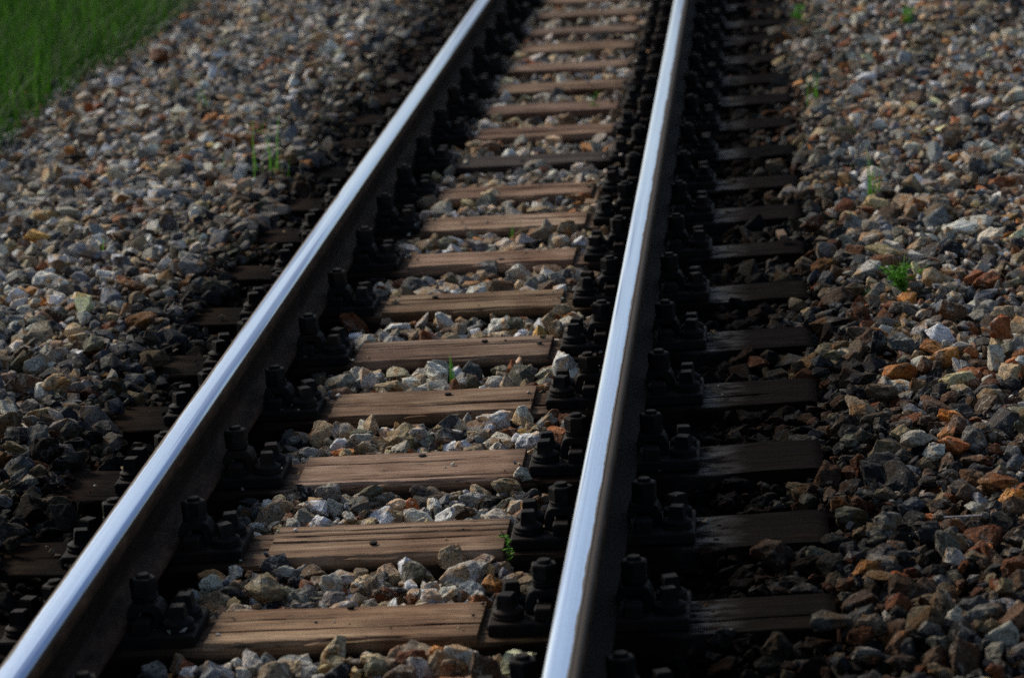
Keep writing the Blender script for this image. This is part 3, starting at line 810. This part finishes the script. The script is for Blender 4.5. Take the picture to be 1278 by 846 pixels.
def leafy(px, py, hgt, nst, nlf, label, lw=.006, ll=.018, name='leafy_weed', spread=.5):
    p = at(px, py, float(ground_z(at(px, py)[0]))); z = min(top_z(p[0], p[1]), .045)
    e = empty(name, (p[0], p[1], z-.004)); tag(e, label, 'weed', 'weeds in the ballast')
    bs = bmesh.new(); V, Q, A, n0 = [], [], [], 0
    for s in range(nst):
        az = rng.uniform(0, 6.283); ln = rng.uniform(.1, 1)*spread; h = hgt*rng.uniform(.6, 1)
        pts = [Vector((math.cos(az)*ln*h*t*t, math.sin(az)*ln*h*t*t, h*t - .02*(1-t))) for t in np.linspace(0, 1, 6)]
        for a, b in zip(pts, pts[1:]):
            d = (b-a).normalized(); u = d.orthogonal().normalized(); v = d.cross(u)
            r0 = [bs.verts.new(a+(u*math.cos(k_*2.094)+v*math.sin(k_*2.094))*.0011) for k_ in range(3)]
            r1 = [bs.verts.new(b+(u*math.cos(k_*2.094)+v*math.sin(k_*2.094))*.0009) for k_ in range(3)]
            for k_ in range(3): bs.faces.new((r0[k_], r0[(k_+1) % 3], r1[(k_+1) % 3], r1[k_]))
        for l_ in range(nlf):
            t = rng.uniform(.3, 1.0); c = pts[min(5, int(t*5))]; aa = rng.uniform(0, 6.283); el = rng.uniform(-.2, .9)
            d = Vector((math.cos(aa)*math.cos(el), math.sin(aa)*math.cos(el), math.sin(el))); u = d.cross(Vector((0, 0, 1))).normalized()
            L = ll*rng.uniform(.6, 1.2); w_ = lw*rng.uniform(.7, 1.2)
            P = [c, c+d*L*.35+u*w_*.5, c+d*L*.7+u*w_*.4, c+d*L-Vector((0, 0, L*.15)), c+d*L*.7-u*w_*.4, c+d*L*.35-u*w_*.5]
            V += [tuple(q_) for q_ in P]; Q += [n0+k_ for k_ in range(6)]; n0 += 6; A += [rng.uniform(.2, 1)]*6
    st = bm_mesh(bs, 'stem'); a1 = st.attributes.new('blade_tone', 'FLOAT', 'POINT'); a1.data.foreach_set('value', np.full(len(st.vertices), .3, np.float32))
    link('stem', st, WEED, e)
    lf = np_mesh('leaves', np.array(V), np.array(Q), np.full(len(Q)//6, 6)); a2 = lf.attributes.new('blade_tone', 'FLOAT', 'POINT'); a2.data.foreach_set('value', np.array(A, np.float32))
    link('leaves', lf, WEED, e)
leafy(638, 706, .055, 2, 15, 'small bright green seedling in the first gap beside the right rail bolts', .005, .013)
leafy(1126, 372, .075, 24, 30, 'dense ferny green tuft on the right ballast', .004, .015, spread=1.1)
leafy(1080, 370, .03, 4, 10, 'tiny sprig left of the ferny tuft on the right ballast', .004, .012)
leafy(998, 34, .11, 4, 7, 'broad-leaved blurred weed at the top, beside the right sleeper ends', .02, .04)
leafy(1135, 32, .08, 4, 8, 'blurred low weed at the top of the right ballast', .016, .035)
leafy(888, 72, .06, 4, 8, 'dark small weed beside the right rail near the top', .014, .03)
leafy(325, 172, .08, 3, 7, 'sparse leafy weed left of the tall thin weed', .008, .02)
leafy(742, 143, .06, 3, 6, 'small sprig on the gap behind the eleventh sleeper from the bottom', .006, .02)

# ------------------------------------------------------------------ loose things
p = at(155, 556, .0); q2 = at(178, 541, .0); q3 = at(183, 546, .0)
zz = max(top_z(p[0], p[1]), top_z(q2[0], q2[1])) + .006
bm = bmesh.new(); pts = [Vector((a_[0]-p[0], a_[1]-p[1], h_)) for a_, h_ in ((p, 0), ((p+q2)/2, .006), (q2, .004), (q3, -.002))]
for a_, b_ in zip(pts, pts[1:]):
    d = (b_-a_).normalized(); u = d.orthogonal().normalized(); v = d.cross(u)
    r0 = [bm.verts.new(a_+(u*math.cos(k_*1.257)+v*math.sin(k_*1.257))*.0011) for k_ in range(5)]
    r1 = [bm.verts.new(b_+(u*math.cos(k_*1.257)+v*math.sin(k_*1.257))*.0009) for k_ in range(5)]
    for k_ in range(5): bm.faces.new((r0[k_], r0[(k_+1) % 5], r1[(k_+1) % 5], r1[k_]))
    bm.faces.new(r0[::-1]); bm.faces.new(r1)
STRAW = Mat('dry_straw'); STRAW.set(Base=STRAW.ramp(STRAW.noise(STRAW.obj(), 60), [(.3, (.16, .12, .07)), (.7, (.34, .27, .17))]), Roughness=.8, Spec=.1)
o = link('dry_stalk', bm_mesh(bm, 'dry_stalk'), STRAW.m); o.location = (p[0], p[1], zz)
tag(o, 'bent dry straw stalk on dark greasy stones outside the fully shiny rail', 'straw')
p = at(1202, 658, .02); bm = bmesh.new()
bm_ring(bm, [(-.034, .0016), (.033, .0024), (.0335, .0042), (.036, .0042), (.0365, .003)], 12)
o = link('steel_nail', bm_mesh(bm, 'steel_nail'), BRIGHT); o.location = (p[0], p[1], top_z(p[0], p[1])+.012); o.rotation_euler = (R(6), R(84), R(-14))
tag(o, 'thin silvery steel nail lying across stones on the right ballast', 'nail')
p = at(976, 300, .0); bm = bmesh.new()
bm_box(bm, -.011, .011, -.030, .030, -.006, .010, .002)
o = link('wood_wedge', bm_mesh(bm, 'wood_wedge'), WOOD); o.location = (p[0], p[1], .012); o.rotation_euler = (R(4), R(-3), R(8)); o.color = (.6, .6, .62, 1)
tag(o, 'pale wooden wedge on the right end of the seventh sleeper', 'wood block')

scene.render.engine = 'CYCLES'
scene.cycles.max_bounces = 6
scene.cycles.use_denoising = False
